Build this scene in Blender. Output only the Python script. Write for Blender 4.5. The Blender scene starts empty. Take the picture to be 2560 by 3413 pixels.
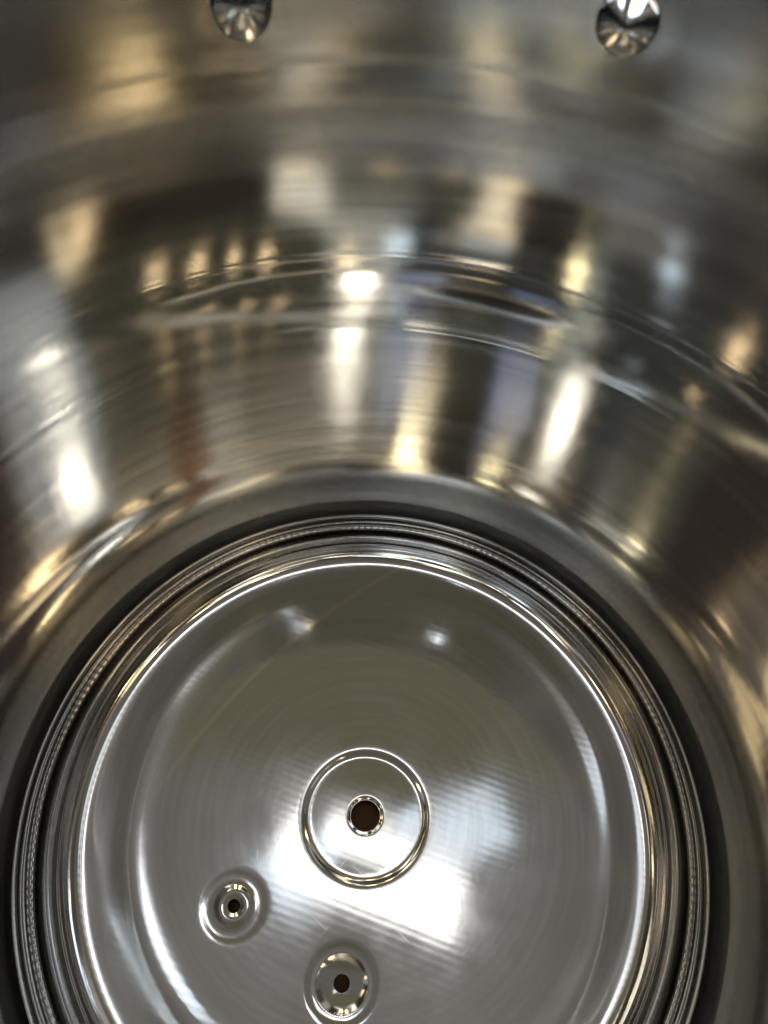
import bpy, bmesh, math, random
from mathutils import Vector, Matrix, noise
from mathutils.geometry import delaunay_2d_cdt
random.seed(4)
scene = bpy.context.scene
S = 0.12                      # inner radius of the pot in metres; lengths below are in pot radii

# ---------------------------------------------------------------- camera
TH, ROLL, CX, CY, CH = 0.5217, 0.0994, -0.0375, -0.2902, 2.0935
cam_data = bpy.data.cameras.new('camera')
cam = bpy.data.objects.new('camera', cam_data)
scene.collection.objects.link(cam)
scene.camera = cam
X0 = Vector((1, 0, 0)); V0 = Vector((0, math.cos(TH), math.sin(TH))); D0 = Vector((0, math.sin(TH), -math.cos(TH)))
c_, s_ = math.cos(ROLL), math.sin(ROLL)
right = X0 * c_ + V0 * s_
up = X0 * -s_ + V0 * c_
rot = Matrix((right, up, -D0)).transposed().to_4x4()
cam.matrix_world = Matrix.Translation(Vector((CX, CY, CH)) * S) @ rot
cam_data.sensor_fit = 'VERTICAL'
cam_data.sensor_height = 36.0
cam_data.lens = 36.0 * 2465 / 3413
cam_data.clip_start = 0.005
cam_data.clip_end = 100
cam_data.dof.use_dof = True
cam_data.dof.focus_distance = 0.25
cam_data.dof.aperture_fstop = 14

# ---------------------------------------------------------------- light
world = bpy.data.worlds.new('World')
scene.world = world
world.use_nodes = True
nt = world.node_tree
bg = nt.nodes['Background']
bg.inputs['Strength'].default_value = 1.0
tc = nt.nodes.new('ShaderNodeTexCoord')
WN, WL = nt.nodes, nt.links
nz = WN.new('ShaderNodeTexNoise')
nz.inputs['Scale'].default_value = 3.0
nz.inputs['Detail'].default_value = 3.0
nz.inputs['Roughness'].default_value = 0.5
WL.new(tc.outputs['Generated'], nz.inputs['Vector'])
rp = WN.new('ShaderNodeValToRGB')
rp.color_ramp.elements[0].position = 0.36
rp.color_ramp.elements[0].color = (0.040, 0.030, 0.024, 1)
rp.color_ramp.elements[1].position = 0.68
rp.color_ramp.elements[1].color = (0.20, 0.185, 0.155, 1)
e = rp.color_ramp.elements.new(0.50); e.color = (0.085, 0.073, 0.055, 1)
WL.new(nz.outputs['Fac'], rp.inputs['Fac'])
# colour patches standing in for the unseen room, shaped for steel reflections: (azimuth, elevation, half width, half height, softness in degrees, colour)
REFLECTED_PATCHES = [
    (   0, 90, 40, 40, 14, (0.125, 0.118, 0.108)),      # pale ceiling
    (   8, 85, 8, 7, 7, (0.18, 0.172, 0.162)),
    ( 180, 70, 60, 9, 4, (0.10, 0.092, 0.068)),
    (   0, 61, 85, 19.5, 2.0, (0.125, 0.115, 0.078)), # dark olive patch
    ( -92, 58, 5, 11, 2, (0.30, 0.29, 0.32)),
    ( -80, 58, 5, 11, 2, (0.04, 0.032, 0.025)),
    ( -71, 58, 3, 11, 2, (2.2, 1.8, 1.1)),
    ( -50, 58, 14, 11, 2, (0.035, 0.026, 0.018)),
    ( -29, 58, 4.5, 11, 2, (1.6, 1.5, 1.25)),
    ( -15, 58, 6, 11, 2, (0.22, 0.21, 0.17)),
    (  -2, 58, 4, 11, 2, (0.07, 0.065, 0.05)),
    (   8, 58, 3.5, 11, 2, (1.7, 1.55, 1.2)),
    (  22, 58, 8, 11, 2, (0.035, 0.025, 0.018)),
    (  42, 58, 7, 11, 4, (0.35, 0.32, 0.29)),
    (  58, 58, 6, 11, 4, (0.06, 0.055, 0.05)),
    (-105, 32, 5, 9, 2, (1.1, 1.08, 1.25)),
    ( -97, 32, 3, 9, 2, (0.05, 0.045, 0.04)),
    ( -90, 32, 2.5, 9, 1, (2.8, 2.1, 1.1)),
    ( -72, 32, 14, 9, 2, (0.030, 0.024, 0.018)),
    ( -47, 32, 6, 9, 2, (1.7, 1.6, 1.35)),
    ( -31, 32, 9, 9, 2, (0.10, 0.09, 0.075)),
    ( -13, 32, 6, 9, 2, (0.05, 0.042, 0.035)),
    (  -1, 32, 3.5, 9, 1.5, (2.6, 2.2, 1.5)),
    (  15, 32, 10, 9, 2, (0.035, 0.028, 0.020)),
    (  34, 31, 6, 9, 3, (0.28, 0.22, 0.15)),
    (  45, 31, 4, 9, 3, (0.08, 0.07, 0.06)),
    (  54, 31, 6, 9, 4, (0.75, 0.71, 0.64)),
    ( -50, 46.5, 27, 5.0, 1.0, (0.085, 0.08, 0.058)),
    ( -30, 39.0, 17, 2.3, 0.8, (0.52, 0.46, 0.35)),       # beige wall
    ( -69, 39.2, 7, 2.7, 0.8, (0.50, 0.43, 0.31)),
    ( -56, 39.0, 4.0, 2.0, 1.2, (0.34, 0.13, 0.05)),      # orange-brown patch
    (   4, 46, 16, 3.6, 2.0, (0.07, 0.068, 0.06)),
    ( -19, 46, 4.5, 4.5, 3.0, (0.75, 0.74, 0.66)),
    ( -85, 45, 6.0, 5.5, 3.0, (0.60, 0.62, 0.62)),
    (  32, 45, 4.0, 4.5, 3.0, (0.42, 0.46, 0.42)),
    (  -7, 41.7, 4.0, 1.0, 1.2, (1.4, 1.45, 1.75)),  # window panes
    (  -7, 43.6, 4.0, 1.2, 1.5, (0.25, 0.32, 0.48)),
    (  20, 41.0, 3.6, 1.0, 1.2, (1.2, 1.25, 1.6)),
    (  19, 43.0, 3.6, 1.3, 1.5, (0.22, 0.28, 0.42)),
    (  50, 46, 12, 6, 3, (0.065, 0.068, 0.065)),
    (  58, 40, 7, 3, 3, (0.13, 0.12, 0.09)),
    (  78, 40, 9, 9, 4, (0.06, 0.047, 0.04)),
    (  98, 45, 8, 14, 5, (0.20, 0.17, 0.14)),
    (-102, 42, 7, 14, 4, (0.055, 0.038, 0.034)),
    ( 117, 38, 10, 24, 2, (0.05, 0.04, 0.03)),
    ( 103, 38, 3.5, 24, 2, (1.5, 1.15, 0.65)),
    ( 138, 38, 6, 24, 2, (1.7, 1.6, 1.35)),
    ( 154, 38, 7, 24, 3, (0.16, 0.145, 0.12)),
    ( 176, 38, 13, 24, 3, (0.05, 0.043, 0.035)),
    (-164, 38, 4, 24, 2, (2.2, 1.95, 1.45)),
    (-148, 38, 9, 24, 2, (0.045, 0.035, 0.027)),
    (-130, 38, 6, 24, 4, (0.38, 0.34, 0.30)),
    (-118, 38, 5, 24, 3, (0.07, 0.06, 0.052)),
]
def wmath(op, a, b=None):
    n = WN.new('ShaderNodeMath'); n.operation = op
    for i, v in enumerate((a, b)):
        if v is None: continue
        if isinstance(v, (int, float)): n.inputs[i].default_value = v
        else: WL.new(v, n.inputs[i])
    return n.outputs[0]
def wdot(v):
    n = WN.new('ShaderNodeVectorMath'); n.operation = 'DOT_PRODUCT'
    WL.new(tc.outputs['Generated'], n.inputs[0]); n.inputs[1].default_value = tuple(v); return n.outputs['Value']
def frame(az, el):
    a, e_ = math.radians(az), math.radians(el)
    d = Vector((math.sin(a) * math.cos(e_), math.cos(a) * math.cos(e_), math.sin(e_)))
    r = Vector((math.cos(a), -math.sin(a), 0))
    return d, r, r.cross(d)
cur = rp.outputs['Color']
for az, el, hw, hh, soft, col in REFLECTED_PATCHES:
    d, r, u = frame(az, el)
    sf = math.sin(math.radians(soft))
    m = None
    for vec, h in ((r, hw), (u, hh)):
        k = WN.new('ShaderNodeMapRange'); k.interpolation_type = 'SMOOTHSTEP'
        hs = math.sin(math.radians(min(h, 89)))
        k.inputs['From Min'].default_value = hs + sf / 2; k.inputs['From Max'].default_value = hs - sf / 2
        WL.new(wmath('ABSOLUTE', wdot(vec)), k.inputs['Value'])
        m = k.outputs[0] if m is None else wmath('MULTIPLY', m, k.outputs[0])
    m = wmath('MULTIPLY', m, wmath('GREATER_THAN', wdot(d), 0.0))
    x = WN.new('ShaderNodeMix'); x.data_type = 'RGBA'
    WL.new(m, x.inputs['Factor']); WL.new(cur, x.inputs['A']); x.inputs['B'].default_value = col + (1,)
    cur = x.outputs['Result']
WL.new(cur, bg.inputs['Color'])

WARM = (1.0, 0.74, 0.42)
COOL = (0.72, 0.86, 1.0)
NEUT = (1.0, 0.93, 0.80)
YEL = (1.0, 0.86, 0.50)
LAMPS = [
    # azimuth (deg, 0 = +Y, clockwise seen from above), elevation, width and height in degrees, roll, radiance, colour
    ( -83, 45.4, 4.8, 0.5, 0, 38, NEUT),
    ( -20.5, 45.1, 4.4, 0.8, 0, 30, NEUT),
    (  33, 42.9, 4.4, 0.8, 0, 32, NEUT),
    (  -3, 38.8, 5.0, 2.0, 0, 10, YEL),
    (  20.6, 38.1, 5.0, 2.0, 0, 10, YEL),
    (  59, 38.8, 4.0, 1.8, 0, 9, YEL),
    (  86, 41.5, 3, 2.0, 0, 5, WARM),
    ( -89, 38.2, 4.0, 2.4, 0, 9, WARM),
    ( -72.5, 36.7, 4.0, 1.8, 0, 8, WARM),
    ( -62, 35, 4.0, 1.8, 0, 8, WARM),
    ( -91, 33, 3, 8, 0, 8, WARM),
    ( -44, 35, 3.5, 1.0, 0, 4, WARM),
    ( -44, 29, 5, 3, 0, 9, WARM),
    (   0, 33, 4.5, 3, 0, 8, WARM),
    ( -60, 48.6, 2.2, 0.4, 0, 13, WARM), ( -52, 48.4, 1.6, 0.5, 0, 13, WARM), ( -44, 48.2, 1.2, 0.5, 0, 13, WARM),
    ( -37, 48.2, 1.6, 0.4, 0, 13, WARM), ( -22, 48.2, 2.2, 0.5, 0, 13, WARM), (  26, 49.2, 3.0, 0.9, 0, 12, YEL),
    ( -12, 49.0, 4.0, 0.6, 0, 8, COOL), (  45, 52, 3, 0.6, 0, 14, COOL), (  60, 49, 1.6, 0.7, 0, 13, WARM),
    ( -17, 66, 2.0, 3.0, 0, 10, WARM), (  -5, 67, 2.0, 3.0, 0, 9, WARM), (   9, 62, 2.0, 3.0, 0, 9, WARM),
    ( -72, 56, 1.6, 8, 0, 3, WARM), ( -33, 60, 4, 2, 0, 9, WARM), (   6, 58, 4, 2, 0, 9, WARM),
    ( -40, 36, 5, 1.2, 0, 9, WARM),
    ( 106, 60, 3, 3, 0, 14, WARM),
    ( 121, 62, 3, 3, 0, 14, WARM),
    ( 140, 65, 3, 3, 0, 14, WARM),
    (-129, 60, 3, 3, 0, 14, WARM),
    (-108, 65, 3, 3, 0, 14, WARM),
    ( -18, 83.7, 2.4, 3.4, 18, 2.4, (1.0, 0.99, 1.0)),
    (  29, 84.8, 7.2, 2.7, -17, 2.4, (1.0, 0.99, 1.0)),
    (  18, 82.4, 3.2, 1.6, 10, 0.7, (1.0, 0.97, 0.94)),
    (  40, 80.6, 2.8, 4.0, 25, 1.0, COOL),
    ( -32, 84.9, 2.2, 2.8, -20, 1.1, COOL),
    ( 186, 30, 24, 44, 0, 3.4, COOL),  # from here on: unseen panels added to brighten the rivet heads
    ( 222, 34, 9, 40, 0, 3.0, COOL),
    ( 152, 34, 7, 34, 0, 1.8, (1.0, 0.93, 0.92)),
]
DIST = 5.0
for az, el, w, h, roll, rad, col in LAMPS:
    d, r, u = frame(az, el)
    sx, sy = 2 * DIST * math.tan(math.radians(w / 2)), 2 * DIST * math.tan(math.radians(h / 2))
    ld = bpy.data.lights.new('lamp', 'AREA')
    ld.shape = 'ELLIPSE' if (w < 6 and rad > 2) else 'RECTANGLE'
    ld.size, ld.size_y = sx, sy
    ar = sx * sy * (math.pi / 4 if ld.shape == 'ELLIPSE' else 1)
    ld.energy = rad * ar * math.pi
    ld.color = col
    o = bpy.data.objects.new('reflection_lamp' if ld.shape == 'ELLIPSE' else 'reflection_panel', ld)  # lamps and panels added for their reflections in the steel
    scene.collection.objects.link(o)
    m = Matrix((r, u, d)).transposed()          # the lamp shines along -Z, back to the pot
    o.matrix_world = Matrix.Translation(d * DIST) @ m.to_4x4() @ Matrix.Rotation(math.radians(roll), 4, 'Z')

scene.view_settings.view_transform = 'Standard'
scene.view_settings.look = 'None'
scene.view_settings.exposure = 0.3
scene.view_settings.gamma = 1.0
scene.cycles.max_bounces = 14
scene.cycles.glossy_bounces = 12
scene.cycles.sample_clamp_indirect = 15.0
scene.cycles.caustics_reflective = True
scene.cycles.blur_glossy = 0.0
scene.cycles.use_denoising = True

# ---------------------------------------------------------------- materials
def steel(name, base=(0.60, 0.585, 0.56), rough=0.22, aniso=0.0, axis='Z', streak=0.0, streak_scale=160.0,
          rough_var=0.05, mottle=0.0, cell=26.0, zsplit=False, tint=0.15, lines=0.0, rough_streak=0.0):
    m = bpy.data.materials.new(name)
    m.use_nodes = True
    t = m.node_tree; N = t.nodes; L = t.links
    b = N['Principled BSDF']
    b.inputs['Metallic'].default_value = 1.0
    b.inputs['Anisotropic'].default_value = aniso
    co = N.new('ShaderNodeTexCoord')
    sp = N.new('ShaderNodeSeparateXYZ'); L.new(co.outputs['Object'], sp.inputs[0])
    if aniso:
        tg = N.new('ShaderNodeTangent'); tg.direction_type = 'RADIAL'; tg.axis = axis
        b.inputs['Anisotropic Rotation'].default_value = 0.25
        L.new(tg.outputs[0], b.inputs['Tangent'])
    # radius and angle about the pot axis -> long streaks that run round the metal
    r2 = N.new('ShaderNodeVectorMath'); r2.operation = 'LENGTH'
    cx = N.new('ShaderNodeCombineXYZ'); L.new(sp.outputs['X'], cx.inputs['X']); L.new(sp.outputs['Y'], cx.inputs['Y'])
    L.new(cx.outputs[0], r2.inputs[0])
    nrm = N.new('ShaderNodeVectorMath'); nrm.operation = 'NORMALIZE'; L.new(cx.outputs[0], nrm.inputs[0])
    sn = N.new('ShaderNodeSeparateXYZ'); L.new(nrm.outputs[0], sn.inputs[0])
    st = N.new('ShaderNodeCombineXYZ')
    def mul(sock, k):
        q = N.new('ShaderNodeMath'); q.operation = 'MULTIPLY'; q.inputs[1].default_value = k; L.new(sock, q.inputs[0]); return q.outputs[0]
    L.new(mul(sn.outputs['X'], 1.4), st.inputs['X'])
    L.new(mul(sn.outputs['Y'], 1.4), st.inputs['Y'])
    add = N.new('ShaderNodeMath'); add.operation = 'ADD'
    L.new(sp.outputs['Z'], add.inputs[0]); L.new(r2.outputs['Value'], add.inputs[1])
    L.new(mul(add.outputs[0], streak_scale / S), st.inputs['Z'])
    n1 = N.new('ShaderNodeTexNoise'); n1.inputs['Scale'].default_value = 1.0; n1.inputs['Detail'].default_value = 4
    n1.inputs['Roughness'].default_value = 0.6
    L.new(st.outputs[0], n1.inputs['Vector'])
    n2 = N.new('ShaderNodeTexNoise'); n2.inputs['Scale'].default_value = cell; n2.inputs['Detail'].default_value = 3
    L.new(co.outputs['Object'], n2.inputs['Vector'])
    # slight tint and roughness wear
    mr = N.new('ShaderNodeMapRange'); L.new(n2.outputs['Fac'], mr.inputs['Value'])
    mr.inputs['From Min'].default_value = 0.3; mr.inputs['From Max'].default_value = 0.7
    mr.inputs['To Min'].default_value = rough - rough_var; mr.inputs['To Max'].default_value = rough + rough_var
    rs = N.new('ShaderNodeMath'); rs.operation = 'MULTIPLY_ADD'
    L.new(n1.outputs['Fac'], rs.inputs[0]); rs.inputs[1].default_value = rough_streak; L.new(mr.outputs[0], rs.inputs[2])
    r3 = N.new('ShaderNodeMath'); r3.operation = 'SUBTRACT'; L.new(rs.outputs[0], r3.inputs[0]); r3.inputs[1].default_value = rough_streak / 2
    if zsplit:      # the upper wall is brushed more coarsely, round the pot
        zk = N.new('ShaderNodeMapRange'); zk.interpolation_type = 'SMOOTHSTEP'
        L.new(sp.outputs['Z'], zk.inputs['Value'])
        zk.inputs['From Min'].default_value = 0.93 * S; zk.inputs['From Max'].default_value = 1.02 * S
        za = N.new('ShaderNodeMapRange'); L.new(zk.outputs[0], za.inputs['Value'])
        za.inputs['To Min'].default_value = 0.55; za.inputs['To Max'].default_value = 0.88
        L.new(za.outputs[0], b.inputs['Anisotropic'])
        zr = N.new('ShaderNodeMath'); zr.operation = 'MULTIPLY_ADD'
        L.new(zk.outputs[0], zr.inputs[0]); zr.inputs[1].default_value = 0.022; L.new(r3.outputs[0], zr.inputs[2])
        r3 = zr
        zl = N.new('ShaderNodeMapRange'); zl.interpolation_type = 'SMOOTHSTEP'
        L.new(sp.outputs['Z'], zl.inputs['Value'])      # duller metal in the corner above the floor
        zl.inputs['From Min'].default_value = 0.27 * S; zl.inputs['From Max'].default_value = 0.03 * S
        zl.inputs['To Min'].default_value = 0.0; zl.inputs['To Max'].default_value = 0.20
        z5 = N.new('ShaderNodeMath'); z5.operation = 'ADD'; L.new(r3.outputs[0], z5.inputs[0]); L.new(zl.outputs[0], z5.inputs[1])
        r3 = z5
    L.new(r3.outputs[0], b.inputs['Roughness'])
    mx = N.new('ShaderNodeMix'); mx.data_type = 'RGBA'
    L.new(n1.outputs['Fac'], mx.inputs['Factor'])
    mx.inputs['A'].default_value = (base[0] * (1 - tint), base[1] * (1 - tint), base[2] * (1 - tint), 1)
    mx.inputs['B'].default_value = (min(1, base[0] * (1 + tint)), min(1, base[1] * (1 + tint)), min(1, base[2] * (1 + tint)), 1)
    L.new(mx.outputs['Result'], b.inputs['Base Color'])
    bp = N.new('ShaderNodeBump'); bp.inputs['Strength'].default_value = 1.0; bp.inputs['Distance'].default_value = streak * 1e-4
    L.new(n1.outputs['Fac'], bp.inputs['Height'])
    last = bp
    if mottle:
        n3 = N.new('ShaderNodeTexNoise'); n3.inputs['Scale'].default_value = 420; n3.inputs['Detail'].default_value = 4
        L.new(co.outputs['Object'], n3.inputs['Vector'])
        b2 = N.new('ShaderNodeBump'); b2.inputs['Strength'].default_value = 1.0; b2.inputs['Distance'].default_value = mottle * 1e-4
        L.new(n3.outputs['Fac'], b2.inputs['Height']); L.new(bp.outputs[0], b2.inputs['Normal']); last = b2
    if lines:
        wv = N.new('ShaderNodeTexWave'); wv.wave_type = 'BANDS'; wv.bands_direction = 'Y'
        mp = N.new('ShaderNodeMapping'); mp.inputs['Rotation'].default_value = (0, 0, math.radians(14))
        L.new(co.outputs['Object'], mp.inputs['Vector']); L.new(mp.outputs[0], wv.inputs['Vector'])
        wv.inputs['Scale'].default_value = 0.314 / (0.019 * S); wv.inputs['Distortion'].default_value = 1.2
        wv.inputs['Detail'].default_value = 1; wv.inputs['Detail Scale'].default_value = 0.3
        b3 = N.new('ShaderNodeBump'); b3.inputs['Distance'].default_value = lines * 1e-6
        L.new(wv.outputs['Fac'], b3.inputs['Height']); L.new(last.outputs[0], b3.inputs['Normal']); last = b3
        for ang, sc in ((35, 260), (-50, 320), (80, 240)):
            m3 = N.new('ShaderNodeMapping'); m3.inputs['Rotation'].default_value = (0, 0, math.radians(ang))
            m4 = N.new('ShaderNodeMapping'); m4.inputs['Scale'].default_value = (0.06, 1, 1)
            L.new(co.outputs['Object'], m3.inputs['Vector']); L.new(m3.outputs[0], m4.inputs['Vector'])
            n5 = N.new('ShaderNodeTexNoise'); n5.inputs['Scale'].default_value = sc * 4; n5.inputs['Detail'].default_value = 2
            L.new(m4.outputs[0], n5.inputs['Vector'])
            q5 = N.new('ShaderNodeMapRange'); L.new(n5.outputs['Fac'], q5.inputs['Value'])
            q5.inputs['From Min'].default_value = 0.70; q5.inputs['From Max'].default_value = 0.78
            b5 = N.new('ShaderNodeBump'); b5.inputs['Distance'].default_value = 1.2e-6
            L.new(q5.outputs[0], b5.inputs['Height']); L.new(last.outputs[0], b5.inputs['Normal']); last = b5
        # one long curved wipe mark: a thin part of a big circle
        ds = N.new('ShaderNodeVectorMath'); ds.operation = 'DISTANCE'
        L.new(cx.outputs[0], ds.inputs[0]); ds.inputs[1].default_value = (1.05 * S, -0.72 * S, 0)
        df = N.new('ShaderNodeMath'); df.operation = 'SUBTRACT'; L.new(ds.outputs['Value'], df.inputs[0]); df.inputs[1].default_value = 1.777 * S
        ab = N.new('ShaderNodeMath'); ab.operation = 'ABSOLUTE'; L.new(df.outputs[0], ab.inputs[0])
        k = N.new('ShaderNodeMapRange'); L.new(ab.outputs[0], k.inputs['Value'])
        k.inputs['From Min'].default_value = 0.0; k.inputs['From Max'].default_value = 0.011 * S
        k.inputs['To Min'].default_value = 0.6; k.inputs['To Max'].default_value = 0.0
        gy = N.new('ShaderNodeMapRange'); L.new(sp.outputs['Y'], gy.inputs['Value'])
        gy.inputs['From Min'].default_value = -0.05 * S; gy.inputs['From Max'].default_value = 0.15 * S
        pk = N.new('ShaderNodeMath'); pk.operation = 'MULTIPLY'; L.new(k.outputs[0], pk.inputs[0]); L.new(gy.outputs[0], pk.inputs[1])
        m2 = N.new('ShaderNodeMix'); m2.data_type = 'RGBA'
        L.new(pk.outputs[0], m2.inputs['Factor']); L.new(mx.outputs['Result'], m2.inputs['A'])
        m2.inputs['B'].default_value = (0.92, 0.84, 0.70, 1)
        L.new(m2.outputs['Result'], b.inputs['Base Color'])
    L.new(last.outputs[0], b.inputs['Normal'])
    return m
M_WALL = steel('brushed_steel', zsplit=True, tint=0.34, base=(0.68, 0.68, 0.67), rough=0.055, rough_var=0.012, aniso=0.5, streak=0.008, mottle=0.002, rough_streak=0.05, streak_scale=34)
M_BASE = steel('base_steel', rough=0.35, streak=0.3, streak_scale=60)
M_FLOOR = steel('shade_dark_floor_steel', base=(0.05, 0.028, 0.016), rough=0.35, streak=0.3, streak_scale=30)  # dark brown put into the colour so holes and gap read as shade
M_LID = steel('lid_steel', base=(0.66, 0.65, 0.63), rough=0.08, streak=0.0, streak_scale=60, rough_var=0.035, cell=45, mottle=0.02, lines=1.2)
M_RIM = steel('polished_steel', base=(0.38, 0.372, 0.36), rough=0.11, rough_var=0.03, streak=0.05, streak_scale=150)
M_RIVET = steel('rivet_steel', base=(0.93, 0.93, 0.93), rough=0.13, streak=0.12, streak_scale=70)

def plain(name, color, rough):
    m = bpy.data.materials.new(name); m.use_nodes = True
    N = m.node_tree.nodes; b = N['Principled BSDF']
    n = N.new('ShaderNodeTexNoise'); n.inputs['Scale'].default_value = 9; n.inputs['Detail'].default_value = 6
    r = N.new('ShaderNodeValToRGB')
    r.color_ramp.elements[0].color = tuple(v * 0.7 for v in color) + (1,)
    r.color_ramp.elements[1].color = tuple(v * 1.2 for v in color) + (1,)
    m.node_tree.links.new(n.outputs['Fac'], r.inputs['Fac'])
    m.node_tree.links.new(r.outputs['Color'], b.inputs['Base Color'])
    b.inputs['Roughness'].default_value = rough
    return m
M_TOP = plain('dark_stone', (0.07, 0.055, 0.045), 0.35)

# ---------------------------------------------------------------- helpers
def link(name, verts, faces, mat, parent=None, normals=None, smooth=True):
    me = bpy.data.meshes.new(name)
    me.from_pydata([tuple(Vector(v) * S) for v in verts], [], faces)
    me.materials.append(mat)
    if smooth: me.polygons.foreach_set('use_smooth', [True] * len(me.polygons))
    me.update()
    if normals: me.normals_split_custom_set_from_vertices(normals)
    o = bpy.data.objects.new(name, me)
    scene.collection.objects.link(o)
    o.parent = parent
    return o

def thing(name, label, cat, loc=(0, 0, 0)):
    o = bpy.data.objects.new(name, None)
    scene.collection.objects.link(o)
    o.location = Vector(loc) * S
    o['label'] = label; o['category'] = cat
    return o

def chaikin(p, n=2):
    for _ in range(n):
        q = [p[0]]
        for a, b in zip(p, p[1:]):
            q.append((a[0] * .75 + b[0] * .25, a[1] * .75 + b[1] * .25))
            q.append((a[0] * .25 + b[0] * .75, a[1] * .25 + b[1] * .75))
        q.append(p[-1]); p = q
    return p

def lathe(profile, seg, fn=None, closed=False):
    vs, fs = [], []
    n = len(profile)
    for i in range(seg):
        a = 2 * math.pi * i / seg
        for r, z in profile:
            if fn: r, z = fn(a, r, z)
            vs.append((r * math.sin(a), r * math.cos(a), z))
    for i in range(seg):
        j = (i + 1) % seg
        for k in range(n - (0 if closed else 1)):
            k2 = (k + 1) % n
            fs.append((i * n + k, j * n + k, j * n + k2, i * n + k2))
    return vs, fs

# ---------------------------------------------------------------- stock pot
ZA, ZB, ZC = 0.958, 1.371, 0.750      # heights of the pressed lines round the wall
ZF = -0.100                           # pot floor
ZTOP = 1.86
RIV = [(-19.6, 1.472), (15.2, 1.494)]
pot = thing('stock_pot', 'deep stainless steel stock pot with brushed inner wall and two shiny rivets', 'cooking pot')

def bump(z, c, w): return math.exp(-((z - c) / w) ** 2)
def sstep(z, c, w): return 1 / (1 + math.exp(-(z - c) / w))
def wall_r(z):
    r = 1.0
    r += 0.0013 * sstep(z, ZA, 0.012) - 0.0004 * bump(z, ZA + 0.014, 0.010) 
    r += 0.0007 * sstep(z, ZB, 0.010) - 0.0003 * bump(z, ZB + 0.008, 0.012)
    r -= 0.0001 * bump(z, ZC, 0.010)
    r -= 0.020 / (1 + math.exp((z - 0.030) / 0.012))
    r -= 0.085 * max(0.0, 0.85 - z) ** 2
    return r
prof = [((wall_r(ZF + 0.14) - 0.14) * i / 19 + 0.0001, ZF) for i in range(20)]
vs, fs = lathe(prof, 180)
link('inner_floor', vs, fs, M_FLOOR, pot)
R0 = wall_r(ZF + 0.14) - 0.14
prof = [(R0, ZF)]
rc = 0.14
for i in range(1, 13):
    a = math.pi / 2 * i / 13
    prof.append((R0 + rc * math.sin(a), ZF + rc * (1 - math.cos(a))))
z = ZF + rc
zs = []
while z < ZTOP:
    zs.append(z)
    near = min(abs(z - ZA), abs(z - ZB), abs(z - ZC))
    z += 0.0025 if near < 0.05 else (0.008 if z > 1.36 and z < 1.62 else 0.02)
for z in zs: prof.append((wall_r(z), z))
prof_in = prof
def wobble(a, r, z):
    if z <= ZF + 0.02 and r < 0.9: return r, z
    # a pressed steel wall is never a perfect cylinder
    r += 0.0016 * noise.noise(Vector((math.sin(a) * 2.2, math.cos(a) * 2.2, z * 2.5))) * min(1, max(0, z + 0.1) * 3)
    for az, rz in RIV:
        d = math.hypot((a - math.radians(az) + math.pi) % (2 * math.pi) - math.pi, z - rz)
        if d < 0.16: r += 0.0006 * math.exp(-(d / 0.062) ** 4)
    return r, z
vs, fs = lathe(prof_in, 720, wobble)
link('inner_wall', vs, [f for f in fs], M_WALL, pot)
# rolled rim and outer skin, butted to the inner wall at the top
rw = wall_r(ZTOP)
po = [(rw, zs[-1])]
for i in range(0, 11):
    a = math.pi - math.pi * 1.25 * i / 10
    po.append((rw + 0.035 + 0.035 * math.cos(a), ZTOP + 0.035 * math.sin(a)))
po += [(rw + 0.03, ZTOP - 0.05), (rw + 0.028, 1.0), (1.028, 0.2), (1.028, ZF + 0.10)]
for i in range(1, 7):
    a = math.pi / 2 * i / 7
    po.append((1.028 - 0.13 * (1 - math.cos(a)), ZF + 0.10 - 0.13 * math.sin(a)))
po += [(0.88, ZF - 0.035), (0.0001, ZF - 0.035)]
vs, fs = lathe(po, 256)
link('outer_wall', vs, [tuple(reversed(f)) for f in fs], M_WALL, pot)
vs, fs = lathe([(0.0001, ZF - 0.037), (0.84, ZF - 0.037), (0.86, ZF - 0.045), (0.86, ZF - 0.075), (0.84, ZF - 0.085), (0.0001, ZF - 0.085)], 128)
link('base_disc', vs, fs, M_BASE, pot)

def rivet(az, z):
    R = 0.047
    pts = []
    for i in range(13):
        t = i / 12
        pts.append((max(0.0001, R * t), 0.016 * (1 - t ** 1.5)))
    pts = [(p[0], p[1] + 0.010) for p in pts] + [(R * 1.03, 0.006), (R * 1.02, -0.012)]
    vs, fs = lathe(pts, 64)
    o = link('rivet', vs, [tuple(reversed(f)) for f in fs], M_RIVET, pot)
    a = math.radians(az)
    inward = Vector((-math.sin(a), -math.cos(a), 0))
    o.rotation_euler = inward.to_track_quat('Z', 'Y').to_euler()
    o.location = (Vector((math.sin(a), math.cos(a), 0)) * (wall_r(z) + 0.004) + Vector((0, 0, z))) * S
    return o
for az, z in RIV:
    o = rivet(az, z)
    if az < 0:                      # the left head is stamped a little longer
        o.scale = (1, 1.18, 1)
        o.location.z += 0.008 * S

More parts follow.
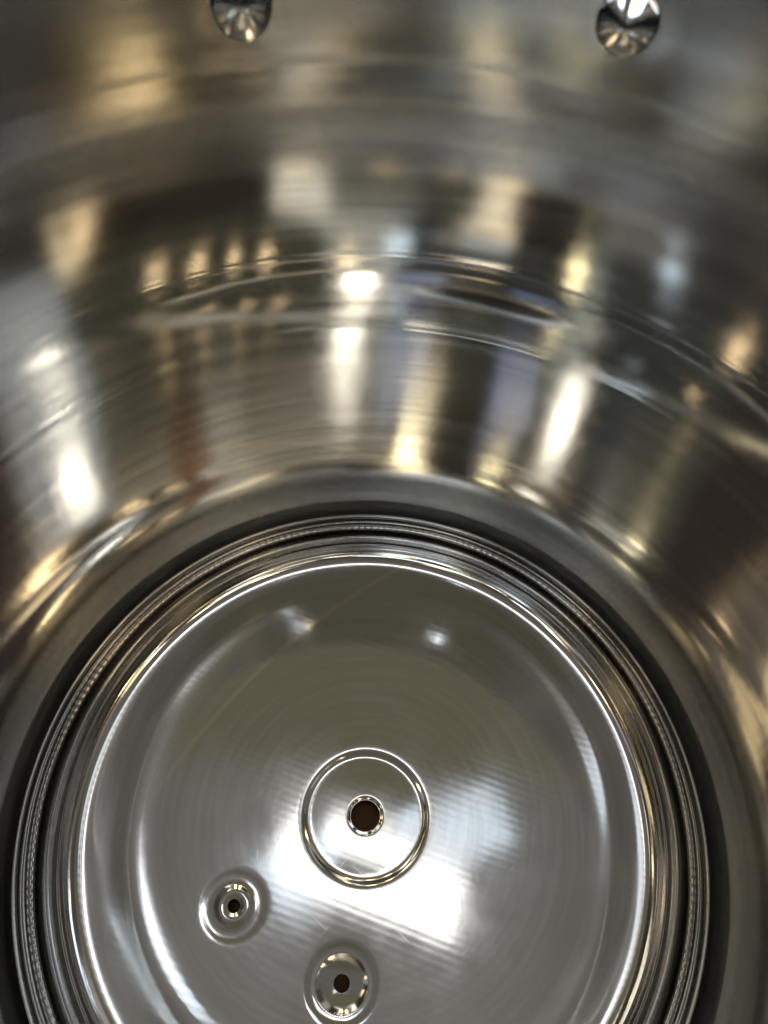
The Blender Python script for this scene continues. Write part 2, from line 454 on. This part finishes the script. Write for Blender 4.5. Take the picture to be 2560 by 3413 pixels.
# ---------------------------------------------------------------- upturned lid
lid = thing('pot_lid', 'round stainless steel lid lying upturned in the bottom of the pot, with three holes', 'pot lid')
RD = 0.775
HOLES = [(-0.006, -0.004, 0.164, 0.040), (-0.318, -0.250, 0.078, 0.016), (-0.026, -0.393, 0.084, 0.020)]
def dome(x, y):
    r = math.hypot(x, y)
    t = r / RD
    az_ = math.atan2(x, y)
    z = -0.061 + 0.024 * t ** 2 + (0.0006 + 0.0076 * (0.5 + 0.5 * math.cos(az_ - 0.35)) ** 1.7) * t ** 60
    z += 0.0010 * noise.noise(Vector((math.sin(az_) * 2.5, math.cos(az_) * 2.5, 7.7))) * bump(r, 0.69, 0.04)
    z += 0.0034 * bump(r, 0.655, 0.032) * max(0.0, math.cos(az_ + 0.95)) ** 14
    z += 0.0024 * bump(r, 0.670, 0.030) * max(0.0, math.cos(az_ - 0.95)) ** 7
    z += 0.0026 * bump(r, 0.625, 0.036) * max(0.0, math.cos(az_ + 2.1)) ** 1.5
    z += 0.0008 * bump(r, 0.66, 0.030) * max(0.0, math.cos(az_ - 1.9)) ** 1.5
    z += 0.010 * math.exp((r - RD) / 0.018)
    z += 0.0006 * noise.noise(Vector((x * 2.6 + 5, y * 2.6, 0.3)))
    for k, (hx, hy, hr, hh) in enumerate(HOLES):
        d = math.hypot(x - hx, y - hy)
        if k == 0:
            if d < hr: z -= 0.09 * (d * d - hr * hr)
            z += -0.005 * sstep(-d, -hr, 0.004)
            z += -0.003 * bump(d, hh, 0.006)
        elif k == 1:
            z += -0.0015 * sstep(-d, -hr, 0.004)  + 0.0035 * bump(d, hh + 0.016, 0.016)
        else:
            z += -0.003 * sstep(-d, -hr, 0.005) - 0.008 * max(0, 1 - (d / (hr * .78)) ** 2)
    return z
pts = []
def ringpts(cx, cy, r, n, ph=0.0):
    for i in range(n):
        a = 2 * math.pi * (i + ph) / n
        pts.append(Vector((cx + r * math.sin(a), cy + r * math.cos(a))))
for k, (hx, hy, hr, hh) in enumerate(HOLES):
    out = hr + 0.032
    n = 120 if k == 0 else 72
    r = hh
    i = 0
    while r < out:
        ringpts(hx, hy, r, n, 0.5 * (i % 2)); i += 1
        r += 0.0022 if (hr * 0.6 < r and k) or abs(r - hr) < 0.03 or r < hh + 0.03 else 0.008
dr = 0.0105
r = 0.19; i = 0
while r < RD - 1e-6:
    n = 300
    for q in range(n):
        a = 2 * math.pi * (q + 0.5 * (i % 2)) / n
        x, y = r * math.sin(a), r * math.cos(a)
        if all(math.hypot(x - h[0], y - h[1]) > h[2] + 0.036 for h in HOLES):
            pts.append(Vector((x, y)))
    i += 1
    r += 0.0035 if r > 0.69 else dr
ringpts(0, 0, RD, 480)
res = delaunay_2d_cdt(pts, [], [], 0, 1e-6)
vv, tt = res[0], res[2]
faces = []
for f in tt:
    cxy = (vv[f[0]] + vv[f[1]] + vv[f[2]]) / 3
    if any(math.hypot(cxy.x - h[0], cxy.y - h[1]) < h[3] * 0.998 for h in HOLES): continue
    a, b, c = (vv[q] for q in f)
    if (b - a).cross(c - a) < 0: f = list(reversed(f))
    faces.append(tuple(f))
vs = [(p.x, p.y, dome(p.x, p.y)) for p in vv]
nm = []
E_ = 0.0012
for p in vv:
    gx = (dome(p.x + E_, p.y) - dome(p.x - E_, p.y)) / (2 * E_)
    gy = (dome(p.x, p.y + E_) - dome(p.x, p.y - E_)) / (2 * E_)
    nm.append(Vector((-gx, -gy, 1)).normalized())
link('dome_plate', vs, faces, M_LID, lid, normals=nm)
# short turned-down edges of the three holes
for hx, hy, hr, hh in HOLES:
    z0 = dome(hx + hh, hy)
    prof = [(hh, z0 + 0.0005), (hh - 0.001, z0 - 0.004), (hh - 0.001, z0 - 0.014), (hh + 0.004, z0 - 0.016)]
    v2, f2 = lathe(prof, 48)
    o = link('hole_edge', [(v[0] + hx, v[1] + hy, v[2]) for v in v2], f2, M_RIM, lid)
ze = dome(0, RD)
rim = [(RD, ze), (.757, ze + .010), (.762, -.006), (.767, .006), (.772, -.004), (.778, .000), (.787, .018), (.797, .022), (.804, .008),
       (.809, -.022), (.818, -.034), (.826, -.026), (.830, -.004), (.837, .010), (.848, .012), (.853, .001), (.857, .000),
       (.864, .011), (.872, .003), (.877, -.012), (.883, -.008), (.888, .006), (.895, .008), (.901, .002), (.901, -.012), (.893, -.020), (.86, -.022)]
rim = [(RD + (q[0] - 0.752) * (0.901 - RD) / 0.149, q[1]) if q[0] > RD or k else q for k, q in enumerate(rim)]
rim = chaikin(rim, 3)
def knurl(a, r, z):
    if r < RD + 0.012:
        z += (dome(RD * math.sin(a), RD * math.cos(a)) - ze) * (1 - (r - RD) / 0.012)
    if 0.832 < r < 0.872 and z > 0:
        k = math.sin(a * 260) 
        z += 0.00022 * k * (1 + noise.noise(Vector((a * 9, 0, 0)))) * bump(r, 0.852, 0.012)
    return r, z
vs, fs = lathe(rim, 1440, knurl)
link('rim', vs, fs, M_RIM, lid)

# ---------------------------------------------------------------- surface under the pot
vs = []
top = ZF - 0.085
g = 24
vs = [((i / g - 0.5) * 14, (j / g - 0.5) * 14, top - 0.002) for j in range(g + 1) for i in range(g + 1)]
fs = [(j * (g + 1) + i, j * (g + 1) + i + 1, (j + 1) * (g + 1) + i + 1, (j + 1) * (g + 1) + i) for j in range(g) for i in range(g)]
o = link('countertop', vs, fs, M_TOP); o['kind'] = 'structure'
